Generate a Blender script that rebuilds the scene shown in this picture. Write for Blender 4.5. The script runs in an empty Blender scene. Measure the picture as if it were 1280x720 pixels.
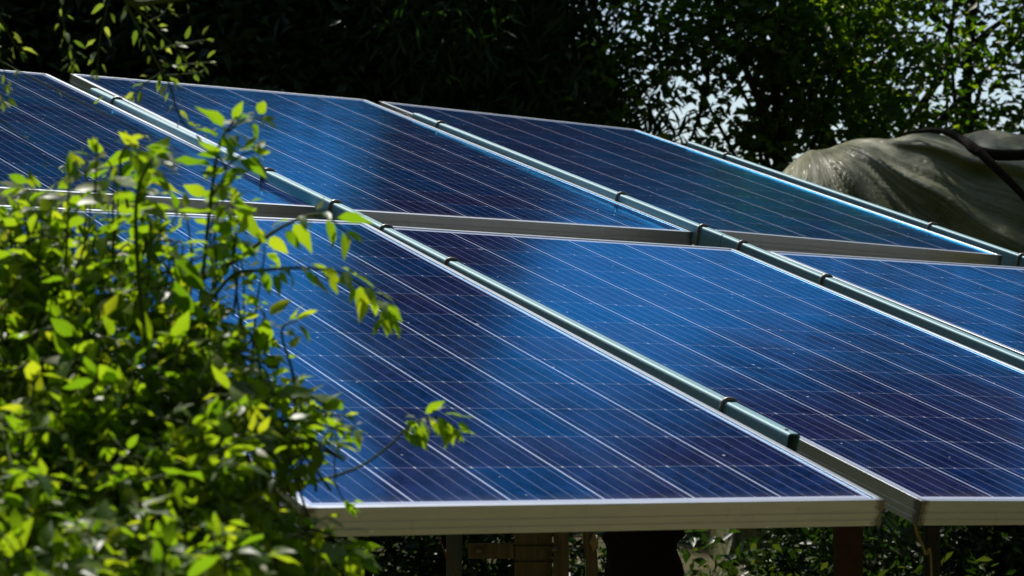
import bpy, bmesh, math, random
import numpy as np
from mathutils import Matrix, Vector

# ------------------------------------------------------------------ camera, sky, sun, exposure
S = bpy.context.scene
COL = S.collection
FPX, PPX, PPY = 3242.1, 654.93, 364.40          # focal length and principal point in photo pixels (1280 wide)
PITCH = math.radians(1.5)
CAMZ = 1.55
cam_d = bpy.data.cameras.new('camera')
cam_d.sensor_width = 36.0
cam_d.lens = FPX / 1280 * 36.0
cam_d.shift_x = -(PPX - 640) / 1280
cam_d.shift_y = (PPY - 360) / 1280
cam_d.clip_start = 0.05
cam_d.clip_end = 900
cam_d.dof.use_dof = True
cam_d.dof.focus_distance = 5.9
cam_d.dof.aperture_fstop = 11.5
cam = bpy.data.objects.new('camera', cam_d)
cam.location = (0, 0, CAMZ)
cam.rotation_euler = (math.radians(90) + PITCH, 0, 0)
COL.objects.link(cam)
S.camera = cam

SUN_AZ, SUN_EL = math.radians(-20), math.radians(56)      # azimuth from +Y towards +X
world = bpy.data.worlds.new('World')
S.world = world
world.use_nodes = True
wn = world.node_tree
bg = wn.nodes['Background']
sky = wn.nodes.new('ShaderNodeTexSky')
sky.sky_type = 'NISHITA'
sky.sun_disc = False
sky.sun_elevation = SUN_EL
sky.sun_rotation = SUN_AZ
sky.air_density = 1.0
sky.dust_density = 0.8
sky.ozone_density = 1.2
wn.links.new(sky.outputs[0], bg.inputs[0])
bg.inputs[1].default_value = 0.085
sun_d = bpy.data.lights.new('sun', 'SUN')
sun_d.energy = 4.6
sun_d.angle = math.radians(0.5)
sun_d.color = (1.0, 0.95, 0.87)
sun = bpy.data.objects.new('sun', sun_d)
sd = Vector((math.sin(SUN_AZ) * math.cos(SUN_EL), math.cos(SUN_AZ) * math.cos(SUN_EL), math.sin(SUN_EL)))
sun.rotation_euler = sd.to_track_quat('Z', 'Y').to_euler()
sun.location = (0, 0, 30)
COL.objects.link(sun)
S.view_settings.view_transform = 'Standard'
S.view_settings.look = 'None'
S.view_settings.gamma = 1.0
S.view_settings.exposure = 0.40
S.cycles.max_bounces = 8
S.cycles.transmission_bounces = 6
S.cycles.transparent_max_bounces = 6
S.cycles.use_denoising = True
S.cycles.sample_clamp_indirect = 4.0

rng = np.random.default_rng(11)
random.seed(5)

# ------------------------------------------------------------------ helpers
def at(px, py, y):
    """world point at depth y on the ray through photo pixel px, py"""
    dx, dy = (px - PPX) / FPX, (py - PPY) / FPX
    d = Vector((dx, math.cos(PITCH) + math.sin(PITCH) * dy, math.sin(PITCH) - math.cos(PITCH) * dy))
    return Vector((0, 0, CAMZ)) + d * (y / d.y)

def tag(o, label=None, cat=None, group=None, kind=None):
    if label: o['label'] = label
    if cat: o['category'] = cat
    if group: o['group'] = group
    if kind: o['kind'] = kind
    return o

def empty(name, mat=None, loc=None):
    o = bpy.data.objects.new(name, None)
    o.empty_display_size = 0.1
    COL.objects.link(o)
    if mat is not None: o.matrix_world = mat
    if loc is not None: o.location = loc
    return o

def mesh_obj(name, verts, faces, mat, parent=None, smooth=False, uv=None):
    me = bpy.data.meshes.new(name)
    me.from_pydata([tuple(v) for v in verts], [], [tuple(f) for f in faces])
    me.materials.append(mat)
    if smooth:
        me.polygons.foreach_set('use_smooth', [True] * len(me.polygons))
    me.update()
    o = bpy.data.objects.new(name, me)
    COL.objects.link(o)
    if parent is not None: o.parent = parent
    return o

def np_obj(name, V, F, mat, parent=None, smooth=False):
    """fast mesh from an (n,3) array and an (m,k) index array (or list of those)"""
    me = bpy.data.meshes.new(name)
    Fs = F if isinstance(F, list) else [F]
    me.vertices.add(len(V))
    me.vertices.foreach_set('co', np.asarray(V, np.float32).ravel())
    loops = np.concatenate([f.ravel() for f in Fs]).astype(np.int32)
    counts = np.concatenate([np.full(len(f), f.shape[1]) for f in Fs]).astype(np.int32)
    starts = np.concatenate([[0], np.cumsum(counts)[:-1]]).astype(np.int32)
    me.loops.add(len(loops))
    me.loops.foreach_set('vertex_index', loops)
    me.polygons.add(len(counts))
    me.polygons.foreach_set('loop_start', starts)
    me.polygons.foreach_set('loop_total', counts)
    if smooth:
        me.polygons.foreach_set('use_smooth', np.ones(len(counts), bool))
    me.materials.append(mat)
    me.update(calc_edges=True)
    o = bpy.data.objects.new(name, me)
    COL.objects.link(o)
    if parent is not None: o.parent = parent
    return o

class MB:
    def __init__(s): s.v = []; s.f = []
    def add(s, v, f):
        k = len(s.v); s.v += [tuple(x) for x in v]; s.f += [tuple(i + k for i in q) for q in f]
    def box(s, c, size, R=None):
        hx, hy, hz = size[0] / 2, size[1] / 2, size[2] / 2
        vs = [Vector((x, y, z)) for x in (-hx, hx) for y in (-hy, hy) for z in (-hz, hz)]
        if R is not None: vs = [R @ v for v in vs]
        vs = [v + Vector(c) for v in vs]
        s.add(vs, [(0, 1, 3, 2), (4, 6, 7, 5), (0, 4, 5, 1), (2, 3, 7, 6), (0, 2, 6, 4), (1, 5, 7, 3)])
    def tube(s, pts, radii, n=8, caps=True):
        pts = [Vector(p) for p in pts]
        if not hasattr(radii, '__len__'): radii = [radii] * len(pts)
        base = len(s.v)
        prev = None
        for i, p in enumerate(pts):
            a = pts[max(i - 1, 0)]; b = pts[min(i + 1, len(pts) - 1)]
            t = (b - a)
            if t.length < 1e-9: t = Vector((0, 0, 1))
            t.normalize()
            if prev is None:
                x = t.orthogonal().normalized()
            else:
                x = (prev - t * prev.dot(t))
                x = x.normalized() if x.length > 1e-6 else t.orthogonal().normalized()
            prev = x
            y = t.cross(x)
            for k in range(n):
                an = 2 * math.pi * k / n
                s.v.append(tuple(p + (x * math.cos(an) + y * math.sin(an)) * radii[i]))
        for i in range(len(pts) - 1):
            for k in range(n):
                k2 = (k + 1) % n
                s.f.append((base + i * n + k, base + i * n + k2, base + (i + 1) * n + k2, base + (i + 1) * n + k))
        if caps:
            s.f.append(tuple(base + k for k in reversed(range(n))))
            m = base + (len(pts) - 1) * n
            s.f.append(tuple(m + k for k in range(n)))
    def build(s, name, mat, parent=None, smooth=False):
        return mesh_obj(name, s.v, s.f, mat, parent, smooth)

def spline(pts, n=8):
    """Catmull-Rom through pts"""
    P = [Vector(p) for p in pts]
    if len(P) < 3: 
        return [P[0].lerp(P[-1], i / n) for i in range(n + 1)]
    P = [P[0] * 2 - P[1]] + P + [P[-1] * 2 - P[-2]]
    out = []
    for i in range(1, len(P) - 2):
        a, b, c, d = P[i - 1:i + 3]
        for k in range(n):
            t = k / n
            out.append(0.5 * ((2 * b) + (c - a) * t + (2 * a - 5 * b + 4 * c - d) * t * t + (3 * b - a - 3 * c + d) * t ** 3))
    out.append(P[-2])
    return out

# ------------------------------------------------------------------ node helpers
class NT:
    def __init__(s, name):
        s.m = bpy.data.materials.new(name); s.m.use_nodes = True
        s.t = s.m.node_tree; s.t.nodes.clear()
        s.out = s.t.nodes.new('ShaderNodeOutputMaterial')
    def n(s, typ, **kw):
        nd = s.t.nodes.new(typ)
        for k, v in kw.items(): setattr(nd, k, v)
        return nd
    def set(s, sock, v):
        if hasattr(v, 'is_output') or isinstance(v, bpy.types.NodeSocket): s.t.links.new(v, sock)
        else: sock.default_value = v
    def math(s, op, a, b=None, c=None, clamp=False):
        nd = s.n('ShaderNodeMath', operation=op); nd.use_clamp = clamp
        s.set(nd.inputs[0], a)
        if b is not None: s.set(nd.inputs[1], b)
        if c is not None: s.set(nd.inputs[2], c)
        return nd.outputs[0]
    def mix(s, f, a, b, blend='MIX'):
        nd = s.n('ShaderNodeMix', data_type='RGBA', blend_type=blend)
        s.set(nd.inputs[0], f); s.set(nd.inputs[6], a); s.set(nd.inputs[7], b)
        return nd.outputs[2]
    def ramp(s, f, stops, interp='LINEAR'):
        nd = s.n('ShaderNodeValToRGB'); cr = nd.color_ramp; cr.interpolation = interp
        while len(cr.elements) < len(stops): cr.elements.new(0.5)
        for e, (p, c) in zip(cr.elements, stops):
            e.position = p; e.color = c if len(c) == 4 else (*c, 1)
        s.set(nd.inputs[0], f)
        return nd.outputs[0]
    def noise(s, vec=None, scale=5, detail=4, rough=0.6, dist=0.0):
        nd = s.n('ShaderNodeTexNoise'); nd.inputs['Scale'].default_value = scale
        nd.inputs['Detail'].default_value = detail; nd.inputs['Roughness'].default_value = rough
        nd.inputs['Distortion'].default_value = dist
        if vec is not None: s.t.links.new(vec, nd.inputs['Vector'])
        return nd.outputs[0]
    def coord(s, which='Object'):
        return s.n('ShaderNodeTexCoord').outputs[which]
    def mapping(s, vec, scale=(1, 1, 1), loc=(0, 0, 0), rot=(0, 0, 0)):
        nd = s.n('ShaderNodeMapping')
        nd.inputs['Scale'].default_value = scale; nd.inputs['Location'].default_value = loc; nd.inputs['Rotation'].default_value = rot
        s.t.links.new(vec, nd.inputs[0]); return nd.outputs[0]
    def bsdf(s, **kw):
        nd = s.n('ShaderNodeBsdfPrincipled')
        for k, v in kw.items(): s.set(nd.inputs[k.replace('_', ' ')], v)
        return nd
    def bump(s, h, strength=0.3, dist=0.01):
        nd = s.n('ShaderNodeBump'); nd.inputs['Strength'].default_value = strength; nd.inputs['Distance'].default_value = dist
        s.t.links.new(h, nd.inputs['Height']); return nd.outputs[0]
    def done(s, shader):
        s.t.links.new(shader, s.out.inputs[0]); return s.m

def c4(r, g, b): return (r, g, b, 1.0)

# ------------------------------------------------------------------ materials
PW, PL = 0.992, 1.956
CP = 0.1585
BU, BV = (PW - 6 * CP) / 2, (PL - 12 * CP) / 2

def make_cells():
    t = NT('solar_cells')
    co = t.coord('Object')
    sep = t.n('ShaderNodeSeparateXYZ'); t.t.links.new(co, sep.inputs[0])
    u = t.math('ADD', sep.outputs[0], PW / 2); v = t.math('ADD', sep.outputs[1], PL / 2)
    x = t.math('DIVIDE', t.math('SUBTRACT', u, BU), CP); y = t.math('DIVIDE', t.math('SUBTRACT', v, BV), CP)
    fx, fy = t.math('FRACT', x), t.math('FRACT', y)
    ix, iy = t.math('FLOOR', x), t.math('FLOOR', y)
    ax = t.math('ABSOLUTE', t.math('SUBTRACT', fx, 0.5)); ay = t.math('ABSOLUTE', t.math('SUBTRACT', fy, 0.5))
    cell = t.math('MULTIPLY', t.math('LESS_THAN', ax, 0.5 - 0.0105), t.math('LESS_THAN', ay, 0.5 - 0.0034))
    inx = t.math('MULTIPLY', t.math('GREATER_THAN', x, 0.012), t.math('LESS_THAN', x, 5.988))
    iny = t.math('MULTIPLY', t.math('GREATER_THAN', y, 0.008), t.math('LESS_THAN', y, 11.992))
    inside = t.math('MULTIPLY', inx, iny)
    cell = t.math('MULTIPLY', cell, inside)
    # five bus bars per cell
    bx = t.math('ABSOLUTE', t.math('SUBTRACT', t.math('FRACT', t.math('MULTIPLY', fx, 5.0)), 0.5))
    bus = t.math('MULTIPLY', t.math('LESS_THAN', bx, 0.020), inside)
    # bright ribbon joint where each bus bar crosses from cell to cell
    dot = t.math('MULTIPLY', t.math('MULTIPLY', t.math('LESS_THAN', bx, 0.04), t.math('GREATER_THAN', ay, 0.5 - 0.024)), inside)
    # some joints are dull
    wd = t.n('ShaderNodeTexWhiteNoise', noise_dimensions='3D')
    cb = t.n('ShaderNodeCombineXYZ')
    t.set(cb.inputs[0], t.math('FLOOR', t.math('MULTIPLY', x, 5.0))); t.set(cb.inputs[1], t.math('ROUND', y)); 
    oi = t.n('ShaderNodeObjectInfo')
    t.set(cb.inputs[2], t.math('MULTIPLY', oi.outputs['Random'], 91.0))
    t.t.links.new(cb.outputs[0], wd.inputs['Vector'])
    dot = t.math('MULTIPLY', dot, t.math('MULTIPLY', wd.outputs[0], wd.outputs[0]))
    # per-cell tint
    wc = t.n('ShaderNodeTexWhiteNoise', noise_dimensions='3D')
    cb2 = t.n('ShaderNodeCombineXYZ')
    t.set(cb2.inputs[0], ix); t.set(cb2.inputs[1], iy); t.set(cb2.inputs[2], t.math('MULTIPLY', oi.outputs['Random'], 57.0))
    t.t.links.new(cb2.outputs[0], wc.inputs['Vector'])
    tint = t.ramp(wc.outputs[0], [(0.0, (0.013, 0.010, 0.052)), (0.3, (0.009, 0.012, 0.062)), (0.62, (0.006, 0.014, 0.070)), (0.86, (0.004, 0.019, 0.084)), (1.0, (0.011, 0.011, 0.058))])
    # crystal grain of the polycrystalline wafer
    vo = t.n('ShaderNodeTexVoronoi', feature='F1', distance='CHEBYCHEV')
    t.t.links.new(t.mapping(co, scale=(95, 60, 1), rot=(0, 0, 0.5)), vo.inputs['Vector'])
    vo.inputs['Scale'].default_value = 1.0
    sepc = t.n('ShaderNodeSeparateColor'); t.t.links.new(vo.outputs['Color'], sepc.inputs[0])
    grain = t.math('MULTIPLY_ADD', sepc.outputs[0], 0.9, 0.55)
    gm = t.n('ShaderNodeVectorMath', operation='SCALE'); t.t.links.new(tint, gm.inputs[0]); t.set(gm.inputs['Scale'], grain)
    base = gm.outputs[0]
    white = c4(0.52, 0.58, 0.78)
    rowgap = t.math('MULTIPLY', t.math('GREATER_THAN', ay, 0.5 - 0.0034), t.math('LESS_THAN', ax, 0.5 - 0.0105))
    rowgap = t.math('MULTIPLY', rowgap, inside)
    colr = t.mix(cell, t.mix(t.math('MULTIPLY', rowgap, 0.55), white, c4(0.05, 0.09, 0.22)), base)
    colr = t.mix(t.math('MULTIPLY', bus, 0.55), colr, c4(0.34, 0.40, 0.62))
    colr = t.mix(t.math('MULTIPLY', dot, 0.75), colr, c4(0.9, 0.92, 0.95))
    # thin dark line at the frame lip
    eu = t.math('MINIMUM', t.math('MINIMUM', u, t.math('SUBTRACT', PW, u)), t.math('MINIMUM', v, t.math('SUBTRACT', PL, v)))
    colr = t.mix(t.math('LESS_THAN', eu, 0.0135), colr, c4(0.03, 0.03, 0.035))
    # dust film and specks
    n1 = t.noise(t.mapping(co, scale=(1, .45, 1)), scale=7, detail=6, rough=0.65)
    dust = t.math('MULTIPLY', t.ramp(n1, [(0.42, (0, 0, 0)), (0.72, (1, 1, 1))]), 0.022)
    colr = t.mix(dust, colr, c4(0.45, 0.45, 0.5))
    sp = t.n('ShaderNodeTexVoronoi', feature='F1'); t.t.links.new(co, sp.inputs['Vector']); sp.inputs['Scale'].default_value = 34
    sps = t.n('ShaderNodeSeparateColor'); t.t.links.new(sp.outputs['Color'], sps.inputs[0])
    speck = t.math('MULTIPLY', t.math('LESS_THAN', sp.outputs['Distance'], t.math('MULTIPLY', sps.outputs[1], 0.10)), t.math('GREATER_THAN', sps.outputs[0], 0.80))
    sp2 = t.n('ShaderNodeTexVoronoi', feature='F1'); t.t.links.new(co, sp2.inputs['Vector']); sp2.inputs['Scale'].default_value = 9
    sps2 = t.n('ShaderNodeSeparateColor'); t.t.links.new(sp2.outputs['Color'], sps2.inputs[0])
    speck2 = t.math('MULTIPLY', t.math('LESS_THAN', sp2.outputs['Distance'], t.math('MULTIPLY', sps2.outputs[1], 0.045)), t.math('GREATER_THAN', sps2.outputs[0], 0.72))
    colr = t.mix(t.math('MULTIPLY', t.math('MAXIMUM', speck, speck2), 0.7), colr, c4(0.75, 0.78, 0.85))
    wm = t.noise(t.mapping(co, scale=(9, 1.1, 1)), scale=4, detail=5, rough=.7)
    colr = t.mix(t.math('MULTIPLY', t.ramp(wm, [(0.52, (0, 0, 0)), (0.75, (1, 1, 1))]), 0.03), colr, c4(0.5, 0.5, 0.52))
    low = t.math('MULTIPLY', t.ramp(v, [(0.012, (1, 1, 1)), (0.06, (0, 0, 0))]), t.math('MULTIPLY', t.noise(co, scale=26, detail=5), 0.30))
    colr = t.mix(low, colr, c4(0.30, 0.27, 0.22))
    dv = t.n('ShaderNodeTexVoronoi', feature='F1'); dv.inputs['Scale'].default_value = 2.1
    dn = t.n('ShaderNodeTexNoise'); dn.inputs['Scale'].default_value = 40; t.t.links.new(co, dn.inputs['Vector'])
    va = t.n('ShaderNodeVectorMath', operation='ADD'); t.t.links.new(co, va.inputs[0])
    vs = t.n('ShaderNodeVectorMath', operation='SCALE'); t.t.links.new(dn.outputs['Color'], vs.inputs[0]); vs.inputs['Scale'].default_value = .035
    t.t.links.new(vs.outputs[0], va.inputs[1]); t.t.links.new(va.outputs[0], dv.inputs['Vector'])
    dsp = t.n('ShaderNodeSeparateColor'); t.t.links.new(dv.outputs['Color'], dsp.inputs[0])
    drop = t.math('MULTIPLY', t.math('LESS_THAN', dv.outputs['Distance'], t.math('MULTIPLY', dsp.outputs[1], 0.035)), t.math('GREATER_THAN', dsp.outputs[0], 0.62))
    colr = t.mix(t.math('MULTIPLY', drop, 0.45), colr, c4(0.5, 0.52, 0.52))
    dif = t.bsdf(Base_Color=colr, Roughness=0.6, Specular_IOR_Level=0.0)
    # anti-reflective glass on top: blue-tinted, slightly uneven
    bn = t.bump(t.noise(t.mapping(co, scale=(1.6, 1, 1)), scale=3.0, detail=2), 0.10, 0.02)
    gl = t.n('ShaderNodeBsdfGlossy')
    rn = t.noise(co, scale=5, detail=5)
    t.set(gl.inputs['Roughness'], t.math('MULTIPLY_ADD', rn, 0.09, 0.075))
    gl.inputs['Color'].default_value = (0.06, 0.52, 1.0, 1)
    t.t.links.new(bn, gl.inputs['Normal'])
    fr = t.n('ShaderNodeFresnel'); fr.inputs['IOR'].default_value = 1.55
    ms = t.n('ShaderNodeMixShader')
    t.set(ms.inputs[0], t.math('MULTIPLY', fr.outputs[0], 1.2, clamp=True)); t.t.links.new(dif.outputs[0], ms.inputs[1]); t.t.links.new(gl.outputs[0], ms.inputs[2])
    return t.done(ms.outputs[0])

def make_alu():
    t = NT('frame_aluminium')
    co = t.coord()
    n = t.noise(t.mapping(co, scale=(6, 6, 60)), scale=3, detail=6, rough=0.7)
    st = t.noise(t.mapping(co, scale=(9, 9, 3)), scale=4, detail=5, rough=0.7)
    c = t.ramp(n, [(0.3, (0.57, 0.61, 0.64)), (0.7, (0.68, 0.72, 0.75))])
    c = t.mix(t.ramp(st, [(0.60, (0, 0, 0)), (0.78, (0.35, 0.35, 0.35))]), c, c4(0.20, 0.15, 0.08))
    sp = t.n('ShaderNodeSeparateXYZ'); t.t.links.new(co, sp.inputs[0])
    dx = t.math('SUBTRACT', PW / 2, t.math('ABSOLUTE', sp.outputs[0])); dy = t.math('SUBTRACT', PL / 2, t.math('ABSOLUTE', sp.outputs[1]))
    cd = t.math('ADD', t.math('ABSOLUTE', dx), t.math('ABSOLUTE', dy))
    dn = t.noise(co, scale=70, detail=5, rough=.75)
    dirt = t.ramp(t.math('MULTIPLY_ADD', cd, -22.0, t.math('ADD', dn, .30)), [(.38, (0, 0, 0)), (.60, (.75, .75, .75))])
    c = t.mix(dirt, c, c4(0.09, 0.06, 0.03))
    jl = t.math('MULTIPLY', t.math('LESS_THAN', t.math('ABSOLUTE', t.math('SUBTRACT', dx, dy)), 0.0006), t.math('LESS_THAN', sp.outputs[2], 1.0))
    c = t.mix(jl, c, c4(0.04, 0.035, 0.03))
    b = t.bsdf(Base_Color=c, Metallic=0.92, Roughness=0.33)
    return t.done(b.outputs[0])

def make_teal():
    t = NT('teal_painted_steel')
    co = t.coord()
    n = t.noise(t.mapping(co, scale=(3, 30, 30)), scale=3, detail=6, rough=0.7)
    c = t.ramp(n, [(0.3, (0.12, 0.24, 0.28)), (0.7, (0.18, 0.33, 0.37))])
    d = t.noise(co, scale=60, detail=3)
    c = t.mix(t.ramp(d, [(0.66, (0, 0, 0)), (0.74, (0.6, 0.6, 0.6))]), c, c4(0.05, 0.06, 0.06))
    b = t.bsdf(Base_Color=c, Metallic=0.1, Specular_IOR_Level=0.3, Roughness=t.math('MULTIPLY_ADD', n, 0.18, 0.44))
    return t.done(b.outputs[0])

def simple(name, stops, scale=8, rough=0.7, metallic=0.0, bump=0.0, stretch=(1, 1, 1), detail=6, spec=0.5):
    t = NT(name); co = t.coord()
    n = t.noise(t.mapping(co, scale=stretch), scale=scale, detail=detail, rough=0.65)
    c = t.ramp(n, stops)
    b = t.bsdf(Base_Color=c, Roughness=rough, Metallic=metallic, Specular_IOR_Level=spec)
    if bump: t.t.links.new(t.bump(n, bump, 0.02), b.inputs['Normal'])
    return t.done(b.outputs[0])

def leaf_mat(name, stops, trans, rough=0.4, tmix=0.45, spec=0.35):
    t = NT(name)
    g = t.n('ShaderNodeNewGeometry')
    c = t.ramp(g.outputs['Random Per Island'], stops)
    b = t.bsdf(Base_Color=c, Roughness=rough, Specular_IOR_Level=spec)
    tr = t.n('ShaderNodeBsdfTranslucent')
    hs = t.mix(1.0, c, trans, 'MULTIPLY')
    t.t.links.new(hs, tr.inputs[0])
    ms = t.n('ShaderNodeMixShader'); ms.inputs[0].default_value = tmix
    t.t.links.new(b.outputs[0], ms.inputs[1]); t.t.links.new(tr.outputs[0], ms.inputs[2])
    return t.done(ms.outputs[0])

M_CELL = make_cells()
M_ALU = make_alu()
M_TEAL = make_teal()
M_BACK = simple('backsheet_white', [(0.3, (0.6, 0.6, 0.6)), (0.7, (0.7, 0.7, 0.7))], rough=0.5)
M_ROD = simple('weathered_bolt_steel', [(0.3, (0.12, 0.10, 0.09)), (0.7, (0.30, 0.28, 0.26))], scale=90, rough=0.38, metallic=0.6)
M_RUST = simple('rusty_steel', [(0.3, (0.045, 0.022, 0.014)), (0.6, (0.085, 0.040, 0.022)), (0.8, (0.035, 0.022, 0.016))], scale=22, rough=0.8, bump=0.4)
M_BLACKPOST = simple('dark_steel', [(0.3, (0.012, 0.013, 0.015)), (0.7, (0.03, 0.03, 0.032))], scale=14, rough=0.6)
M_GALV = simple('grey_steel', [(0.3, (0.07, 0.085, 0.10)), (0.7, (0.11, 0.125, 0.14))], scale=14, rough=0.5, metallic=0.3)
M_WOOD = simple('weathered_timber', [(0.3, (0.10, 0.075, 0.04)), (0.55, (0.17, 0.13, 0.075)), (0.75, (0.24, 0.19, 0.11))], scale=10, rough=0.8, bump=0.5, stretch=(9, 9, 1))
M_BARK = simple('dark_bark', [(0.3, (0.020, 0.014, 0.009)), (0.6, (0.05, 0.036, 0.024)), (0.8, (0.09, 0.07, 0.05))], scale=14, rough=0.9, bump=0.8, stretch=(3, 3, .7))
M_SHADEBARK = simple('shaded_bark', [(0.3, (0.012, 0.010, 0.007)), (0.6, (0.028, 0.022, 0.014)), (0.8, (0.05, 0.04, 0.026))], scale=10, rough=0.95, bump=0.8, spec=0.1)  # darker copy of the bark, with shade put into its colour
M_STEM = simple('green_stem', [(0.3, (0.045, 0.085, 0.016)), (0.7, (0.09, 0.12, 0.03))], scale=30, rough=0.75, spec=0.15)
M_STRAW = simple('dry_straw', [(0.3, (0.30, 0.22, 0.11)), (0.7, (0.42, 0.33, 0.18))], scale=30, rough=0.8)
M_REDSTICK = simple('reddish_stick', [(0.3, (0.12, 0.05, 0.035)), (0.7, (0.2, 0.1, 0.06))], scale=30, rough=0.7)
M_STONE = simple('pale_stone', [(0.3, (0.35, 0.29, 0.18)), (0.7, (0.48, 0.42, 0.28))], scale=12, rough=0.9, bump=0.6)

# ------------------------------------------------------------------ ground
def terrain(x, y):
    k = np.clip((y - 6.0) / 6.0, 0, 1); k = k * k * (3 - 2 * k)
    added_bank = np.clip((np.hypot(x * .9, np.minimum(y - 7, 0)) - 8.0) / 10.0, 0, 1); added_bank = added_bank * added_bank * (3 - 2 * added_bank) * np.clip((13 - y) / 6, 0, 1)  # unseen bank behind and beside the camera, added to block low sky light
    side = np.clip((np.abs(x) - 9.5) / 14.0, 0, 1) * np.clip((70 - y) / 25, 0, 1); side = side * side * (3 - 2 * side)
    added_bank = np.maximum(added_bank, .6 * side)
    return 21 * added_bank + 0.62 * k + 0.10 * np.clip((y - 12) / 10, 0, 1) + 0.03 * np.sin(x * 1.3 + y * 0.7) * k + 0.02 * np.sin(x * 3.1 - y * 2.3)

def make_ground():
    t = NT('soil_and_litter'); co = t.coord()
    n = t.noise(co, scale=1.1, detail=8, rough=0.65); n2 = t.noise(co, scale=24, detail=6, rough=0.7)
    c = t.ramp(n2, [(0.3, (0.08, 0.06, 0.032)), (0.55, (0.16, 0.12, 0.065)), (0.75, (0.28, 0.22, 0.13))])
    c = t.mix(t.ramp(n, [(0.36, (0, 0, 0)), (0.56, (0.85, 0.85, 0.85))]), c, c4(0.045, 0.055, 0.018))
    sp = t.n('ShaderNodeSeparateXYZ'); t.t.links.new(co, sp.inputs[0])
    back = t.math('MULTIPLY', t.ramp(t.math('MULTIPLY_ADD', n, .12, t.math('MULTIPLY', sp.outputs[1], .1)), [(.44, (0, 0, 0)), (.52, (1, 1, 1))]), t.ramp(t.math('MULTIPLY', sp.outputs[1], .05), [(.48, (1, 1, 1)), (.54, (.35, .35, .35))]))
    c = t.mix(t.math('MULTIPLY', back, .85), c, t.ramp(n2, [(.35, (0.02, 0.02, 0.010)), (.65, (0.05, 0.045, 0.022))]))  # soil darkened under and behind the array to cut light bounced onto frames
    c = t.mix(t.ramp(t.math('MULTIPLY_ADD', sp.outputs[2], .4, t.math('MULTIPLY', n, .5)), [(0.62, (0, 0, 0)), (0.9, (1, 1, 1))]), c, t.ramp(n2, [(.35, (0.012, 0.022, 0.007)), (.65, (0.035, 0.05, 0.016))]))
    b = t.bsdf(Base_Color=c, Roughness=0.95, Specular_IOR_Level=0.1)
    t.t.links.new(t.bump(n2, 0.7, 0.03), b.inputs['Normal'])
    m = t.done(b.outputs[0])
    xs = np.concatenate([np.linspace(-400, -30, 12), np.linspace(-28, 28, 113), np.linspace(30, 400, 12)])
    ys = np.concatenate([np.linspace(-200, -28, 8), np.linspace(-26, 34, 150), np.linspace(38, 600, 14)])
    X, Y = np.meshgrid(xs, ys)
    Z = terrain(X, Y)
    V = np.stack([X.ravel(), Y.ravel(), Z.ravel()], 1)
    nx = len(xs)
    i, j = np.meshgrid(np.arange(nx - 1), np.arange(len(ys) - 1))
    a = (j * nx + i).ravel()
    F = np.stack([a, a + 1, a + nx + 1, a + nx], 1)
    o = np_obj('ground', V, F, m, smooth=True)
    tag(o, kind='structure')
make_ground()

# ------------------------------------------------------------------ leaves
def frames(n, up_bias=0.6, droop=0.0):
    """random leaf frames: length axis, width axis, normal"""
    az = rng.uniform(0, 2 * np.pi, n); el = rng.normal(-droop, 0.45, n)
    a = np.stack([np.cos(az) * np.cos(el), np.sin(az) * np.cos(el), np.sin(el)], 1)
    nz = np.array([0, 0, 1.0]) * up_bias + rng.normal(0, 0.5, (n, 3))
    w = np.cross(nz, a); w /= np.linalg.norm(w, axis=1)[:, None] + 1e-9
    nn = np.cross(a, w)
    return a, w, nn

def diamond_leaves(C, size, aspect=0.45, up=0.6, droop=0.2, axes=None):
    n = len(C)
    a, w, nn = axes if axes is not None else frames(n, up, droop)
    s = (size * rng.uniform(0.7, 1.3, n))[:, None]
    h = s * aspect
    p0 = C - a * s * .5
    p1 = C + w * h * .5 + nn * h * .18 - a * s * .06
    p2 = C + a * s * .5 - nn * s * .12
    p3 = C - w * h * .5 + nn * h * .18 - a * s * .06
    V = np.stack([p0, p1, p2, p3], 1).reshape(-1, 3)
    k = np.arange(n) * 4
    F = np.concatenate([np.stack([k, k + 1, k + 2], 1), np.stack([k, k + 2, k + 3], 1)])
    return V, F

_T = np.array([0.0, 0.22, 0.5, 0.78, 1.0]); _Wd = np.array([0.0, 0.36, 0.42, 0.23, 0.0])
def ovate_leaves(C, a, w, nn, size, fold=0.25, curl=0.25, wide=1.0):
    """leaves with a folded midrib that bend down towards the tip: 11 verts each"""
    n = len(C)
    s = size[:, None]
    vs = []
    fo = rng.uniform(0.3, 1.3, n)[:, None] * fold; cu = rng.uniform(0.2, 1.6, n)[:, None] * curl
    for i, t in enumerate(_T):
        vs.append(C + a * s * t - nn * s * cu * t * t)
    for sg in (1, -1):
        for i in (1, 2, 3):
            t = _T[i]; h = _Wd[i] * wide
            wob = rng.normal(0, 0.04, n)[:, None]
            vs.append(C + a * s * (t - .03) + w * s * h * sg + nn * s * (h * fo - cu * t * t + wob))
    V = np.stack(vs, 1).reshape(-1, 3)
    k = (np.arange(n) * 11)[:, None]
    tri = np.array([[0, 5, 1], [3, 7, 4], [0, 1, 8], [3, 4, 10]])
    quad = np.array([[1, 5, 6, 2], [2, 6, 7, 3], [1, 2, 9, 8], [2, 3, 10, 9]])
    T3 = (k[:, :, None] + tri[None]).reshape(-1, 3); Q4 = (k[:, :, None] + quad[None]).reshape(-1, 4)
    return V, [T3, Q4]

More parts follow.
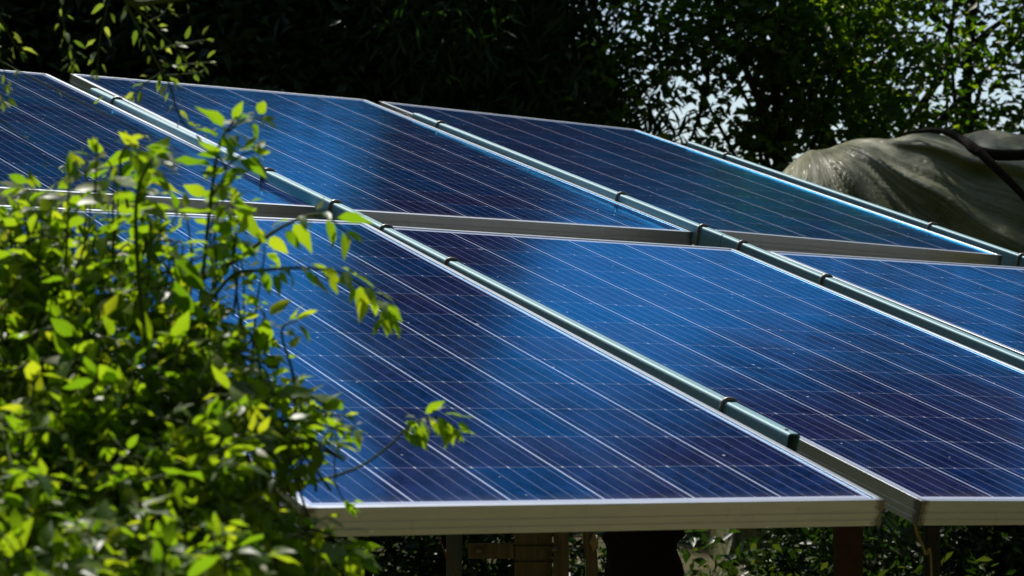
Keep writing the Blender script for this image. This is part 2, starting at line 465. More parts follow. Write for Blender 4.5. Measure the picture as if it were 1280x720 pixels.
# ------------------------------------------------------------------ trees beyond the panels
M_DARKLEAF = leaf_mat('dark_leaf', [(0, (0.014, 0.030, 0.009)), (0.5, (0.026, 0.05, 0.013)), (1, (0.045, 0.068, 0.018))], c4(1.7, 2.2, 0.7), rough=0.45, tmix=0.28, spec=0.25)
M_TREELEAF = leaf_mat('tree_leaf', [(0, (0.022, 0.05, 0.010)), (0.5, (0.04, 0.08, 0.014)), (1, (0.10, 0.13, 0.022))], c4(3.1, 3.5, 0.6), rough=0.4, tmix=0.5)
M_WEED = leaf_mat('weed_leaf', [(0, (0.018, 0.035, 0.008)), (0.6, (0.035, 0.055, 0.012)), (1, (0.07, 0.075, 0.02))], c4(1.8, 2.2, 0.6), rough=0.6, tmix=0.3, spec=0.05)
M_NARROW = leaf_mat('narrow_leaf', [(0, (0.025, 0.055, 0.018)), (1, (0.05, 0.085, 0.027))], c4(1.6, 2.2, 0.8), rough=0.5, tmix=0.25, spec=0.15)

def blob_points(blobs, n):
    vol = np.array([b[3] * b[4] * b[5] * b[6] for b in blobs]); cnt = (n * vol / vol.sum()).astype(int)
    out = []
    for b, k in zip(blobs, cnt):
        d = rng.normal(size=(k, 3)); d /= np.linalg.norm(d, axis=1)[:, None]
        r = rng.uniform(0, 1, k) ** (1 / 2.4)
        lump = 1 + 0.16 * np.sin(d[:, 0] * 5 + b[0]) * np.sin(d[:, 1] * 4 + b[1]) + 0.14 * np.sin(d[:, 2] * 7 + d[:, 0] * 3)
        out.append(np.array(b[:3]) + d * (r * lump)[:, None] * np.array(b[3:6]))
    return np.concatenate(out)

def tree(name, label, cat, base, top, blobs, n_clusters, per, spread, leaf, mat, aspect=0.45, trunk_r=0.16, limbs=9, group=None, droop=0.2, keep=None, extra_limbs=()):
    bz = float(terrain(np.array(base[0]), np.array(base[1])))
    root = tag(empty(name, loc=(base[0], base[1], bz)), label, cat, group)
    C = blob_points(blobs, n_clusters)
    if keep is not None: C = C[keep(C)]
    pts = np.repeat(C, per, 0) + rng.normal(0, spread, (len(C) * per, 3)) * np.array([1, 1, .75])
    if keep is not None: pts = pts[keep(pts)]
    pts[:, 2] = np.maximum(pts[:, 2], terrain(pts[:, 0], pts[:, 1]) + 0.1)
    V, F = diamond_leaves(pts, leaf, aspect, droop=droop)
    V -= np.array([base[0], base[1], bz])
    np_obj('crown', V, F, mat, root)
    mb = MB()
    b0 = Vector((0, 0, -0.05)); tp = Vector(top) - Vector((base[0], base[1], bz))
    mid = b0.lerp(tp, .5) + Vector((rng.normal(0, .12), rng.normal(0, .12), 0))
    trunk = spline([b0, mid, tp], 6)
    mb.tube(trunk, [trunk_r * (1 - .6 * i / (len(trunk) - 1)) for i in range(len(trunk))], 10)
    pick = C[rng.choice(len(C), min(limbs, len(C)), replace=False)]
    for q in pick:
        e = Vector(q) - Vector((base[0], base[1], bz))
        st = trunk[rng.integers(len(trunk) // 2, len(trunk))]
        m1 = st.lerp(e, .5) + Vector((rng.normal(0, .18), rng.normal(0, .18), abs(rng.normal(0, .2))))
        li = spline([st, m1, e], 5)
        mb.tube(li, [trunk_r * .34 * (1 - .8 * i / (len(li) - 1)) for i in range(len(li))], 6)
    for poly, r in extra_limbs:
        li = spline([Vector(p) - Vector((base[0], base[1], bz)) for p in poly], 5)
        mb.tube(li, [r * (1 - .6 * i / (len(li) - 1)) for i in range(len(li))], 7)
    mb.build('trunk', M_BARK, root, smooth=True)
    return root

TG = 'trees behind the solar panels'
# the glass mirrors what stands 17 to 30 degrees up behind it: low wood, the sky above it, two taller crowns
def gaps(holes, Y, seed=0):
    """open windows through the foliage: (px, py, radius px) as seen from the path, at distance Y"""
    H = [(at(a, b, Y), r / FPX * Y) for a, b, r in holes]
    def k(P):
        m = np.ones(len(P), bool)
        for c, r in H:
            d = np.hypot(P[:, 0] - c.x, (P[:, 2] - c.z) * 1.1)
            m &= d > 1.35 * r * (1 + .35 * np.sin(np.arctan2(P[:, 2] - c.z, P[:, 0] - c.x) * 3 + r * 90))
        return m
    return k
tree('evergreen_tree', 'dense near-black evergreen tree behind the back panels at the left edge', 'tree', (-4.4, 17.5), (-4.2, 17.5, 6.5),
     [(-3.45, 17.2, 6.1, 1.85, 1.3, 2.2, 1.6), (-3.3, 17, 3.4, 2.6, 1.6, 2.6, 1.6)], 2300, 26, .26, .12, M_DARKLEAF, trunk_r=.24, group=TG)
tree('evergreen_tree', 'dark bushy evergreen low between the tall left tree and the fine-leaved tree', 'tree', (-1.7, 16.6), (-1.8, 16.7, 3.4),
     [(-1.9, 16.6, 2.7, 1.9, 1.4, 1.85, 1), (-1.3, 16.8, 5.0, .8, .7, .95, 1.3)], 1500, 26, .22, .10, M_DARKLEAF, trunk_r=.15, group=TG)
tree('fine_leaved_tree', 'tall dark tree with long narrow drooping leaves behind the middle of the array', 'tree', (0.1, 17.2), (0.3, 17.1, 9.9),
     [(0.07, 17.1, 6.6, .60, .6, 1.6, 4), (0.25, 17.1, 5.1, .95, .7, .8, 3), (-0.45, 16.6, 3.0, 1.2, 1.1, 1.75, 2.2), (0.6, 17.1, 10.5, 1.25, 1.0, .9, .4), (1.2, 17.1, 8.5, 1.0, .7, .55, .8)], 2700, 24, .18, .15, M_NARROW, aspect=.16, trunk_r=.15, droop=.6, group=TG)  # top crown lobe is out of view, added to shade the covered heap
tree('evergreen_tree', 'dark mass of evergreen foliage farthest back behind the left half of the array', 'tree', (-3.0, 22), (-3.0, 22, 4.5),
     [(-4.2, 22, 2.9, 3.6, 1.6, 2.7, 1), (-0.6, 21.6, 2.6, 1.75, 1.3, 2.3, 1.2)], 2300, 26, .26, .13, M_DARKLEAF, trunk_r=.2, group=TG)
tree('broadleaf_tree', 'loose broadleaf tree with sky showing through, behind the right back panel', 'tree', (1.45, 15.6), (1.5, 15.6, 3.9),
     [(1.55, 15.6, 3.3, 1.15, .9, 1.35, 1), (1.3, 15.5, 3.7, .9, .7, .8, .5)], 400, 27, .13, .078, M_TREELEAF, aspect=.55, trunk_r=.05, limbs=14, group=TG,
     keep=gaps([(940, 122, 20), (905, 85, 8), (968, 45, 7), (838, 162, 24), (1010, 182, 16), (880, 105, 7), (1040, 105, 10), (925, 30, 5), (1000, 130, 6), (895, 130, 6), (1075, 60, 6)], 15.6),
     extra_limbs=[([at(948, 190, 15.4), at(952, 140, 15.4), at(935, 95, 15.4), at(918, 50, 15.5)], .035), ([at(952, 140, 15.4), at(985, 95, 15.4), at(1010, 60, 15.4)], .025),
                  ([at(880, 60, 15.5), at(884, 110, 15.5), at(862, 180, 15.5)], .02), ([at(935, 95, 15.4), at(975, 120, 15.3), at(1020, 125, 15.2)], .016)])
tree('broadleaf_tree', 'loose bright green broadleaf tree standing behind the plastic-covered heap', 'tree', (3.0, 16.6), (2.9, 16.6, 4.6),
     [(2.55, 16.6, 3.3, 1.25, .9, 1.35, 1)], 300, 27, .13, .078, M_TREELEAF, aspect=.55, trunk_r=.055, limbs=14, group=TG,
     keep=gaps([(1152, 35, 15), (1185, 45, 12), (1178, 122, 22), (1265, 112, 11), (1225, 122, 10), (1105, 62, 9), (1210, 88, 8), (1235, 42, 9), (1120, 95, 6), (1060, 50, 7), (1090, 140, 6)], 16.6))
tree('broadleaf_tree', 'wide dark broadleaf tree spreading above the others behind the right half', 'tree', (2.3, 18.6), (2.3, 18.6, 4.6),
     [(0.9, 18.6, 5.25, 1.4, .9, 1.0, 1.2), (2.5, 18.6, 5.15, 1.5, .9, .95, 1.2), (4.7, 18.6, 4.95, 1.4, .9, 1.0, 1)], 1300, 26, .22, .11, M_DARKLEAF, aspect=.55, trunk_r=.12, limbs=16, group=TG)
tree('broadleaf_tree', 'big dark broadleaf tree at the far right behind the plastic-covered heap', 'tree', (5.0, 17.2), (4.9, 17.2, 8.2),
     [(3.6, 17.0, 7.75, 1.3, .9, 1.65, 1.6), (2.6, 17.0, 8.15, .75, .7, .85, 1.8), (2.0, 17.1, 10.7, .95, .9, .85, .3), (4.35, 16.8, 3.0, .8, 1.0, 1.9, 1.2)], 1700, 24, .2, .10, M_DARKLEAF, aspect=.55, trunk_r=.17, group=TG)  # highest lobe is unseen, put there to dapple the heap with shade

# ------------------------------------------------------------------ weeds on the ground beyond the array
def weeds():
    n = 18000
    y = rng.uniform(6.5, 15.5, n); x = rng.uniform(-7, 8, n)
    patch = ((np.abs(x - 0.78) < .30) & (np.abs(y - 12.2) < 1.3)) | ((x / y < .05) & (x / y > -.12)) | ((y < 8.5) & (np.abs(x) < 2.6))
    dens = 0.5 + .5 * np.sin(x * 2.1 + 1) * np.sin(y * 1.3)
    k = (~patch) & (rng.uniform(0, 1, n) < .35 + .65 * dens)
    x, y = x[k], y[k]
    h = rng.uniform(.06, .30, len(x)) * np.where((y > 8.5) & (y < 10.8) & (x > .85), 1.2, .8)
    per = 7
    base = np.stack([x, y, terrain(x, y)], 1)
    C = np.repeat(base, per, 0) + rng.normal(0, .05, (len(x) * per, 3)) * [1, 1, 0]
    C[:, 2] += np.repeat(h, per) * rng.uniform(.1, 1, len(C))
    V1, F1 = diamond_leaves(C, .055, .45, droop=.1)
    # grass blades
    m = 20000
    gx = rng.uniform(-7, 8, m); gy = rng.uniform(8.0, 15.5, m)
    k = ~(((np.abs(gx - .78) < .26) & (np.abs(gy - 12.2) < 1.2)) | ((gx / gy < .045) & (gx / gy > -.12)))
    gx, gy = gx[k], gy[k]; m = len(gx)
    b = np.stack([gx, gy, terrain(gx, gy) - .01], 1)
    an = rng.uniform(0, 6.28, m); hh = rng.uniform(.07, .24, m)[:, None]
    w = np.stack([np.cos(an), np.sin(an), 0 * an], 1) * .006
    ln = rng.normal(0, .35, (m, 3)) * [1, 1, 0]
    tip = b + hh * (np.array([0, 0, 1]) + ln)
    V2 = np.stack([b - w, b + w, tip], 1).reshape(-1, 3)
    F2 = (np.arange(m) * 3)[:, None] + np.array([[0, 1, 2]]) + len(V1)
    o = np_obj('weeds', np.concatenate([V1, V2]), np.concatenate([F1, F2]), M_WEED)
    tag(o, 'low green weeds and grass growing beyond the panel posts', 'weeds', kind='stuff')
weeds()

tree('shade_shrub', 'dark dense shrub added to darken the shade under and behind the front panels, behind the posts', 'shrub', (-.35, 10.6), (-.35, 10.6, 1.2),
     [(-.95, 10.6, .95, .75, .55, .75, 1), (-.25, 10.5, .95, .75, .5, .75, 1)], 420, 26, .13, .06, M_DARKLEAF, aspect=.5, trunk_r=.03, limbs=8)  # added shrub, dark leaves standing in for deep shade behind the posts
tree('shade_shrub', 'dark low shrub added to darken the foot of the plastic-covered heap, seen under the right front panel', 'shrub', (1.7, 10.9), (1.7, 10.9, 1.2),
     [(1.22, 10.9, .85, .34, .4, .5, 1.2), (2.2, 10.9, .9, .7, .45, .55, 1.2), (3.2, 10.9, .9, .6, .45, .6, 1)], 420, 26, .12, .06, M_DARKLEAF, aspect=.5, trunk_r=.025, limbs=8)  # added shrub, darkens the pale heap foot where deep shade belongs
# ------------------------------------------------------------------ plastic-covered heap
def tarp():
    t = NT('cloudy_plastic_sheet'); co = t.coord()
    uv = t.n('ShaderNodeUVMap'); uv.uv_map = 'fan'
    n = t.noise(co, scale=2.2, detail=7, rough=0.65, dist=.6)
    st = t.noise(t.mapping(uv.outputs[0], scale=(34, 2.2, 1)), scale=1.0, detail=6, rough=.62, dist=.25)
    st2 = t.noise(t.mapping(uv.outputs[0], scale=(9, 1.6, 1), loc=(3, 1, 0)), scale=1.0, detail=4, rough=.6, dist=.4)
    c = t.ramp(n, [(0.30, (0.12, 0.135, 0.03)), (0.5, (0.22, 0.23, 0.085)), (0.68, (0.31, 0.31, 0.18))])
    c = t.mix(t.math('MULTIPLY', t.ramp(st, [(0.48, (0, 0, 0)), (0.70, (.75, .75, .75))]), t.ramp(st2, [(.42, (0, 0, 0)), (.6, (1, 1, 1))])), c, c4(0.62, 0.62, 0.54))
    c = t.mix(t.ramp(st, [(0.30, (.6, .6, .6)), (0.42, (0, 0, 0))]), c, c4(0.11, 0.115, 0.03))
    b = t.bsdf(Base_Color=c, Roughness=0.38)
    b.inputs['Coat Weight'].default_value = .05; b.inputs['Coat Roughness'].default_value = .15
    tr = t.n('ShaderNodeBsdfTranslucent'); t.t.links.new(c, tr.inputs[0])
    ms = t.n('ShaderNodeMixShader'); ms.inputs[0].default_value = .3
    t.t.links.new(b.outputs[0], ms.inputs[1]); t.t.links.new(tr.outputs[0], ms.inputs[2])
    hh = t.math('ADD', t.math('MULTIPLY', st, 1.2), t.math('MULTIPLY', t.noise(co, scale=11, detail=6, rough=.6, dist=1.4), .7))
    t.t.links.new(t.bump(hh, .55, .04), b.inputs['Normal'])
    mat = t.done(ms.outputs[0])
    # a draped dome: profile along x, rounded over in y, with folds that fan out from the top-left corner
    cx, cy = 2.50, 12.6
    nu, nv = 220, 120
    U = np.linspace(-1, 1, nu); Vv = np.linspace(0, 1, nv)
    Vs, F = [], []
    prof = lambda s: np.interp(s, [-1.35, -1.25, -1.1, -.95, -.6, -.1, .3, .7, 1.1, 1.35], [.0, .72, .92, 1.0, 1.03, 1.05, 1.03, 1.0, .9, .0])
    V = np.zeros((nv, nu, 3)); FAN = np.zeros((nv, nu, 2))
    for j, v in enumerate(Vv):
        ang = v * math.pi               # from the front foot over the top to the back foot
        sx = U * 1.35
        H = prof(sx) * 1.98
        yy = -math.cos(ang) * (1.0 + .12 * np.cos(sx * 2)) * .95
        zz = np.maximum(math.sin(ang), 0) ** .62 * H
        # fans of folds
        px = sx + .95; pz = (H - zz) + .10
        th = np.arctan2(px, pz)
        r = np.hypot(px, pz)
        FAN[j, :, 0] = th; FAN[j, :, 1] = r
        fold = (.055 * np.sin(th * 17) + .035 * np.sin(th * 31 + 1.3) + .02 * np.sin(th * 53 + .4)) * np.clip(r * 1.5, 0, 1) * np.clip((1.55 - r), .15, 1)
        fold2 = .03 * np.sin((sx * 1.1 + zz * .9) * 9 + np.sin(zz * 4)) * np.clip(sx + .6, 0, 1)
        V[j, :, 0] = cx + sx * 1.18
        V[j, :, 1] = cy + yy - (fold + fold2) * math.sin(min(ang, math.pi / 2) + .5)
        V[j, :, 2] = zz + .012 * np.sin(sx * 23) * math.sin(ang)
    V[:, :, 2] += terrain(V[:, :, 0], V[:, :, 1]) - .02
    a = (np.arange(nv - 1)[:, None] * nu + np.arange(nu - 1)[None]).ravel()
    F = np.stack([a, a + 1, a + nu + 1, a + nu], 1)
    o = np_obj('covered_heap', V.reshape(-1, 3), F, mat, smooth=True)
    ul = o.data.uv_layers.new(name='fan')
    ul.data.foreach_set('uv', FAN.reshape(-1, 2)[F.ravel()].astype(np.float32).ravel())
    tag(o, 'big heap under a cloudy olive-grey plastic sheet with fanned folds', 'covered heap')
    return V
TV = tarp()
mb = MB()
def on_heap(px, py, y, lift=0.0):
    return at(px, py, y) + Vector((0, -lift, 0))
lg = spline([on_heap(1140, 165, 12.35), on_heap(1175, 163, 12.1), on_heap(1205, 176, 11.9), on_heap(1225, 190, 11.72), on_heap(1262, 194, 11.7), on_heap(1330, 190, 11.75)], 6)
mb.tube(lg, [.008 + .018 * min(1, i / 16) for i in range(len(lg))], 10)
lg2 = spline([on_heap(1222, 188, 11.7), on_heap(1245, 210, 11.62), on_heap(1275, 240, 11.58), on_heap(1320, 290, 11.55)], 6)
mb.tube(lg2, [.022 - .0004 * i for i in range(len(lg2))], 10)
tag(mb.build('fallen_branch', M_SHADEBARK, None, smooth=True), 'dark forked branch lying over the plastic-covered heap', 'branch')

# ------------------------------------------------------------------ posts and clutter under the array
def panel_under(x, y):
    """height of the underside of the front centre panel at x, y"""
    zs = []
    for key in ('P1', 'P2'):
        R = PANELS[key]; n = Vector((R[0][2], R[1][2], R[2][2])); o = Vector((R[0][3], R[1][3], R[2][3]))
        zs.append(o.z - (n.x * (x - o.x) + n.y * (y - o.y)) / n.z - .045)
    return min(zs)

PANELS = {
 'P1': [[0.87122, -0.46933, 0.14392, -0.32656], [0.49067, 0.84156, -0.22587, 4.63855], [-0.01511, 0.2674, 0.96347, 1.59947]],
 'P2': [[0.84912, -0.50049, 0.16885, 0.57985], [0.52733, 0.82162, -0.21647, 5.29699], [-0.03039, 0.27285, 0.96158, 1.5714]],
 'P3': [[0.83634, -0.52001, 0.17355, 1.52184], [0.54748, 0.80857, -0.21559, 5.8703], [-0.02821, 0.27532, 0.96094, 1.53571]],
 'Q0': [[0.86127, -0.48584, 0.14893, -1.36301], [0.50753, 0.83692, -0.20486, 6.58179], [-0.02512, 0.25203, 0.96739, 2.16111]],
 'Q1': [[0.86131, -0.48411, 0.15418, -0.46342], [0.50733, 0.8359, -0.2095, 7.20996], [-0.02746, 0.25867, 0.96558, 2.14268]],
 'Q2': [[0.85729, -0.48624, 0.16918, 0.43244], [0.51276, 0.83588, -0.19591, 7.78142], [-0.04616, 0.2547, 0.96592, 2.11096]],
}

# ------------------------------------------------------------------ solar panels
def frame_mesh(parent):
    prof = [(.0115, -.0405), (.0115, -.0042), (.0115, -.0006), (.0109, 0), (.0006, 0), (0, -.0006), (0, -.0185), (.0011, -.0192), (.0011, -.0207), (0, -.0214),
            (0, -.0300), (.0011, -.0307), (.0011, -.0322), (0, -.0329), (0, -.042), (.030, -.042), (.030, -.0405)]
    V, F = [], []
    m = len(prof)
    for (i, z) in prof:
        hx, hy = PW / 2 - i, PL / 2 - i
        V += [(-hx, -hy, z), (hx, -hy, z), (hx, hy, z), (-hx, hy, z)]
    for k in range(m):
        k2 = (k + 1) % m
        for c in range(4):
            d = (c + 1) % 4
            F.append((k * 4 + c, k * 4 + d, k2 * 4 + d, k2 * 4 + c))
    o = mesh_obj('frame', V, F, M_ALU, parent)
    bm = bmesh.new(); bm.from_mesh(o.data); bmesh.ops.recalc_face_normals(bm, faces=bm.faces); bm.to_mesh(o.data); bm.free()
    return o

def mat4(r):
    return Matrix((r[0], r[1], r[2], (0, 0, 0, 1)))

def panel(key, label):
    root = tag(empty('solar_panel', mat4(PANELS[key])), label, 'solar panel', 'framed solar panels of the array')
    return root
LABELS = {
 'P1': 'front row blue panel beside the leafy bush, its whole lower edge showing',
 'P2': 'front row blue panel right of the tube that ends open, its lower left corner showing',
 'P3': 'front row panel farthest right, only a small blue wedge of it showing beyond a tube',
 'Q0': 'back row panel at the left, half hidden behind the leaf tips of the bush',
 'Q1': 'middle panel of the back row, between two steel tubes',
 'Q2': 'dark purplish back row panel beside the plastic-covered heap',
}
first = None
for key in PANELS:
    root = panel(key, LABELS[key])
    if first is None:
        fr = frame_mesh(root)
        g = MB(); g.box((0, 0, -.0045), (PW - .018, PL - .018, .005))
        gl = g.build('glass', M_CELL, root)
        bs = MB(); bs.box((0, 0, -.0085), (PW - .018, PL - .018, .0022)); 
        bk = bs.build('backsheet', M_BACK, root)
        jb = MB(); jb.box((0, PL * .38, -.021), (.13, .11, .022)); jbx = jb.build('junction_box', M_BLACKPOST, root)
        first = (fr, gl, bk, jbx)
    else:
        for p in first:
            c = p.copy(); COL.objects.link(c); c.parent = root

# ------------------------------------------------------------------ steel tubes clamped in the gaps
UP = Vector((0.16, -0.213, 0.964)).normalized()
RT, RH, RWALL = 0.026, 0.052, 0.0025
def rail(A, B, clips, label, front_open=True):
    """A, B: top-left edge end points, front to back"""
    A, B = Vector(A), Vector(B)
    yv = (B - A).normalized(); xv = yv.cross(UP).normalized(); zv = xv.cross(yv)
    Mx = Matrix(((xv.x, yv.x, zv.x, A.x), (xv.y, yv.y, zv.y, A.y), (xv.z, yv.z, zv.z, A.z), (0, 0, 0, 1)))
    root = tag(empty('steel_tube', Mx), label, 'steel tube', 'square steel tubes lying between the panels')
    Ln = (B - A).length
    r = .006
    def ring(ins, rr):
        pts = []
        x0, x1, z0, z1 = ins, RT - ins, -RH + ins, -ins
        for cx, cz, a0 in ((x1 - rr, z1 - rr, 0), (x0 + rr, z1 - rr, 90), (x0 + rr, z0 + rr, 180), (x1 - rr, z0 + rr, 270)):
            for k in range(7):
                a = math.radians(a0 + 15 * k); pts.append((cx + rr * math.cos(a), cz + rr * math.sin(a)))
        return pts
    o, i = ring(0, r), ring(RWALL, r - RWALL * .8)
    n = len(o)
    V = [(x, 0, z) for x, z in o] + [(x, Ln, z) for x, z in o] + [(x, 0, z) for x, z in i] + [(x, Ln, z) for x, z in i]
    F = []
    for k in range(n):
        k2 = (k + 1) % n
        F += [(k, k2, n + k2, n + k), (2 * n + k2, 2 * n + k, 3 * n + k, 3 * n + k2), (k2, k, 2 * n + k, 2 * n + k2), (n + k, n + k2, 3 * n + k2, 3 * n + k)]
    ob = mesh_obj('tube', V, F, M_TEAL, root)
    bm = bmesh.new(); bm.from_mesh(ob.data); bmesh.ops.recalc_face_normals(bm, faces=bm.faces); bm.to_mesh(ob.data); bm.free()
    for t, tilt in clips:
        m = MB(); q = .0037; y = t * Ln
        arc = [(-q, -RH - .06)] + [(-q, -.012)] + [(-q + .012 * (1 - math.cos(math.radians(a))), -.012 + (.012 + q) * math.sin(math.radians(a))) for a in (30, 60, 90)]
        arc2 = [(RT - x, z) for x, z in reversed(arc)]
        pts = [Vector((x, y + tilt * (z + .03), z)) for x, z in arc + arc2]
        m.tube(pts, q, 8)
        m.build('u_bolt', M_ROD, root, smooth=True)
    # closing screw near the front end
    return root
JA = Vector((-.3750, 5.8124, 1.8752)); JB = Vector((.4978, 6.5255, 1.8638))
def ext(A, B, d): 
    A, B = Vector(A), Vector(B); return A + (A - B).normalized() * d
gapv = lambda J, K, d: Vector(J) + (Vector(K) - Vector(J)).normalized() * d
ra = rail((.441, 4.3365, 1.4264), gapv(JA, (.441, 4.3365, 1.4264), .002), [(.115, .05), (.74, -.04), (.925, .03)], 'front steel tube with an open square end, beside the front centre panel')
hb = MB(); hb.tube([(.012, .022, .0004), (.012, .022, .0016)], .0035, 10); hb.build('rivet', M_BLACKPOST, ra)
rail(gapv(JA, (-1.2391, 7.3885, 2.3253), .002), (-1.2391, 7.3885, 2.3253), [(.075, .04), (.295, 0), (.893, -.04)], 'back steel tube between the left and middle back row panels')
rail(ext((1.0646, 5.5238, 1.5498), JB, .62), gapv(JB, (1.0646, 5.5238, 1.5498), .002), [(.16, 0), (.755, .04), (.955, -.03)], 'front steel tube between the two right-hand front row panels, running off the picture')
rail(gapv(JB, (-.3451, 8.0367, 2.3156), .002), (-.3451, 8.0367, 2.3156), [(.056, .05), (.29, -.03), (.902, .02)], 'back steel tube between the middle panel and the dark purplish panel')
rail(ext((1.3887, 7.1751, 1.8329), (.5455, 8.6341, 2.2765), .04), (.5455, 8.6341, 2.2765), [(.036, .03), (.265, 0), (.873, .05)], 'steel tube along the outer edge of the back row, in front of the heap')

# ------------------------------------------------------------------ posts under the array
def cross_beam():
    a = Vector((-1.62, 5.02, 1.80)); b = Vector((1.75, 7.02, 1.70))
    # under the gap between the two rows, where the paired u-bolts are
    pa = [Vector(p) for p in ((-1.255, 5.33, 1.80), (1.40, 6.96, 1.725))]
    d = (pa[1] - pa[0]).normalized(); up = Vector((.16, -.213, .964)).normalized(); w = up.cross(d).normalized(); up = d.cross(w)
    R = Matrix((d, w, up)).transposed()
    m = MB(); m.box((pa[0] + pa[1]) / 2, ((pa[1] - pa[0]).length, .22, .05), R)  # beam added this wide to keep ground light off the back row's frame fronts
    o = m.build('cross_beam', M_BLACKPOST, None)
    bv = o.modifiers.new('bevel', 'BEVEL'); bv.width = .004; bv.segments = 2
    tag(o, 'long dark steel beam added under the gap between front and back panel rows', 'beam', kind='thing')
cross_beam()
def post_top(px, y): 
    x = at(px, 680, y).x
    return x, min(panel_under(x, y), 1.9)
def square_post(name, label, px0, px1, y, mat, cat='post', extra=None, depth=None, cap=None):
    x0, x1 = at(px0, 690, y).x, at(px1, 690, y).x
    cx, w = (x0 + x1) / 2, x1 - x0
    zt = panel_under(cx, y) - .022
    zb = float(terrain(np.array(cx), np.array(y))) - .05
    root = tag(empty(name, loc=(cx, y, zb)), label, cat)
    m = MB(); d = depth or w
    m.box((0, 0, (zt - zb) / 2), (w, d, zt - zb))
    o = m.build('shaft', mat, root)
    bv = o.modifiers.new('bevel', 'BEVEL'); bv.width = .004; bv.segments = 2
    return root, cx, zt - zb, w
GREY = square_post('steel_post', 'flat grey steel post left of the timber post, under the front panel', 558, 577, 5.1, M_GALV, depth=.05)
tp, tcx, th, tw = square_post('timber_post', 'thick weathered timber post with cracked bands under the front panel', 643, 690, 4.95, M_WOOD)
zc = at(665, 688, 4.95).z - tp.location.z
for k, dz in ((0, .012), (1, -.018), (2, -.09), (3, -.2)):
    m = MB(); m.box((0, 0, zc + dz), (tw + .004, tw + .004, .003)); m.build('wire_band', M_BLACKPOST, tp)
pk, pcx, ph, pw_ = square_post('timber_plank', 'narrow bolted plank standing against the timber post', 692, 711, 4.9, M_WOOD, 'plank', depth=.025)
z = at(697, 687, 4.88).z - pk.location.z
m = MB(); m.tube([(-.012, -.0125, z), (-.012, -.024, z)], .007, 8); m.build('bolt', M_ROD, pk, smooth=True)
m = MB()
bx = at(603, 690, 4.92)
x0, x1 = at(585, 690, 4.92).x, at(642, 690, 4.92).x
m.box(((x0 + x1) / 2, 4.93, at(603, 689, 4.92).z), (x1 - x0, .03, .028))
br = tag(m.build('crosspiece', M_WOOD, None), 'short bolted timber crosspiece fixed to the left of the timber post', 'timber')
mm = MB(); c = at(599, 688, 4.91); mm.tube([(c.x, 4.915, c.z), (c.x, 4.897, c.z)], .0062, 8); mm.build('bolt', M_ROD, br, smooth=True)
def crooked(name, label, cat, pix, y, radii, mat, knob=None):
    pts = [at(px, py, y) for px, py in pix]
    zt = panel_under(pts[0].x, y) - .01
    pts[0].z = min(pts[0].z, zt)
    m = MB(); sp = spline(pts, 5)
    m.tube(sp, [np.interp(i / (len(sp) - 1), np.linspace(0, 1, len(radii)), radii) for i in range(len(sp))], 9)
    o = m.build(name, mat, None, smooth=True)
    tag(o, label, cat)
    return o
cr = crooked('tree_stem', 'thin crooked tree stem with a pale knot under the front panel', 'tree stem', [(733, 640), (736, 675), (740, 720), (738, 900), (742, 1250)], 4.9, [.010, .0115, .012, .016, .02], M_WOOD)
k = at(743, 678, 4.89); bm = bmesh.new(); bmesh.ops.create_icosphere(bm, subdivisions=3, radius=.011)
for v in bm.verts: v.co = Vector((v.co.x * .75, v.co.y, v.co.z * 1.5)) * (1 + .2 * math.sin(v.co.x * 500) * math.cos(v.co.z * 400))
me = bpy.data.meshes.new('knot'); bm.to_mesh(me); bm.free(); me.materials.append(M_STRAW); ko = bpy.data.objects.new('knot', me); COL.objects.link(ko); ko.parent = cr; ko.location = k
def stump():
    y = 5.6
    m = MB(); pts = spline([at(803, 640, y), at(805, 700, y), at(800, 850, y), at(802, 1150, y)], 8)
    m.tube(pts, [.072 + .006 * math.sin(i * 1.7) + .0015 * i for i in range(len(pts))], 18)
    o = m.build('dead_trunk', M_SHADEBARK, None, smooth=True)
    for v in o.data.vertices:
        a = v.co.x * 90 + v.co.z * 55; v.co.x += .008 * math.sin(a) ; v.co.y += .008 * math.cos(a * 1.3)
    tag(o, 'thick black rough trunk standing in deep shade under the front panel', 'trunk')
stump()
rp, rcx, rh, rw = square_post('rusty_post', 'rusty square steel post under the right corner of the front centre panel', 1043, 1077, 5.0, M_RUST)
m = MB(); m.box((.004, 0, rh - .03), (rw * 1.75, rw * 1.6, .055)); o = m.build('cap_plate', M_RUST, rp); bv = o.modifiers.new('bevel', 'BEVEL'); bv.width = .006; bv.segments = 2
m = MB(); m.box((0, -rw * .5 - .006, rh - .10), (rw * 1.1, .012, .02)); m.box((0, -rw * .5 - .006, rh - .145), (rw * 1.1, .012, .014)); m.build('clamp_band', M_RUST, rp)
square_post('dark_post', 'thin black steel post under the lower left corner of the right front panel', 1155, 1174, 5.2, M_BLACKPOST)
crooked('leaning_stick', 'thin reddish stick leaning left of the grey steel post', 'stick', [(544, 660), (556, 690), (569, 720), (600, 800), (680, 1300)], 4.7, [.0018, .002, .0025, .003], M_REDSTICK)
crooked('straw_stalk', 'pale dry stalk hanging under the lower left corner of the right front panel', 'stalk', [(1141, 645), (1147, 668), (1157, 693), (1165, 740), (1168, 1280)], 4.45, [.0028, .0028, .002, .002], M_STRAW)

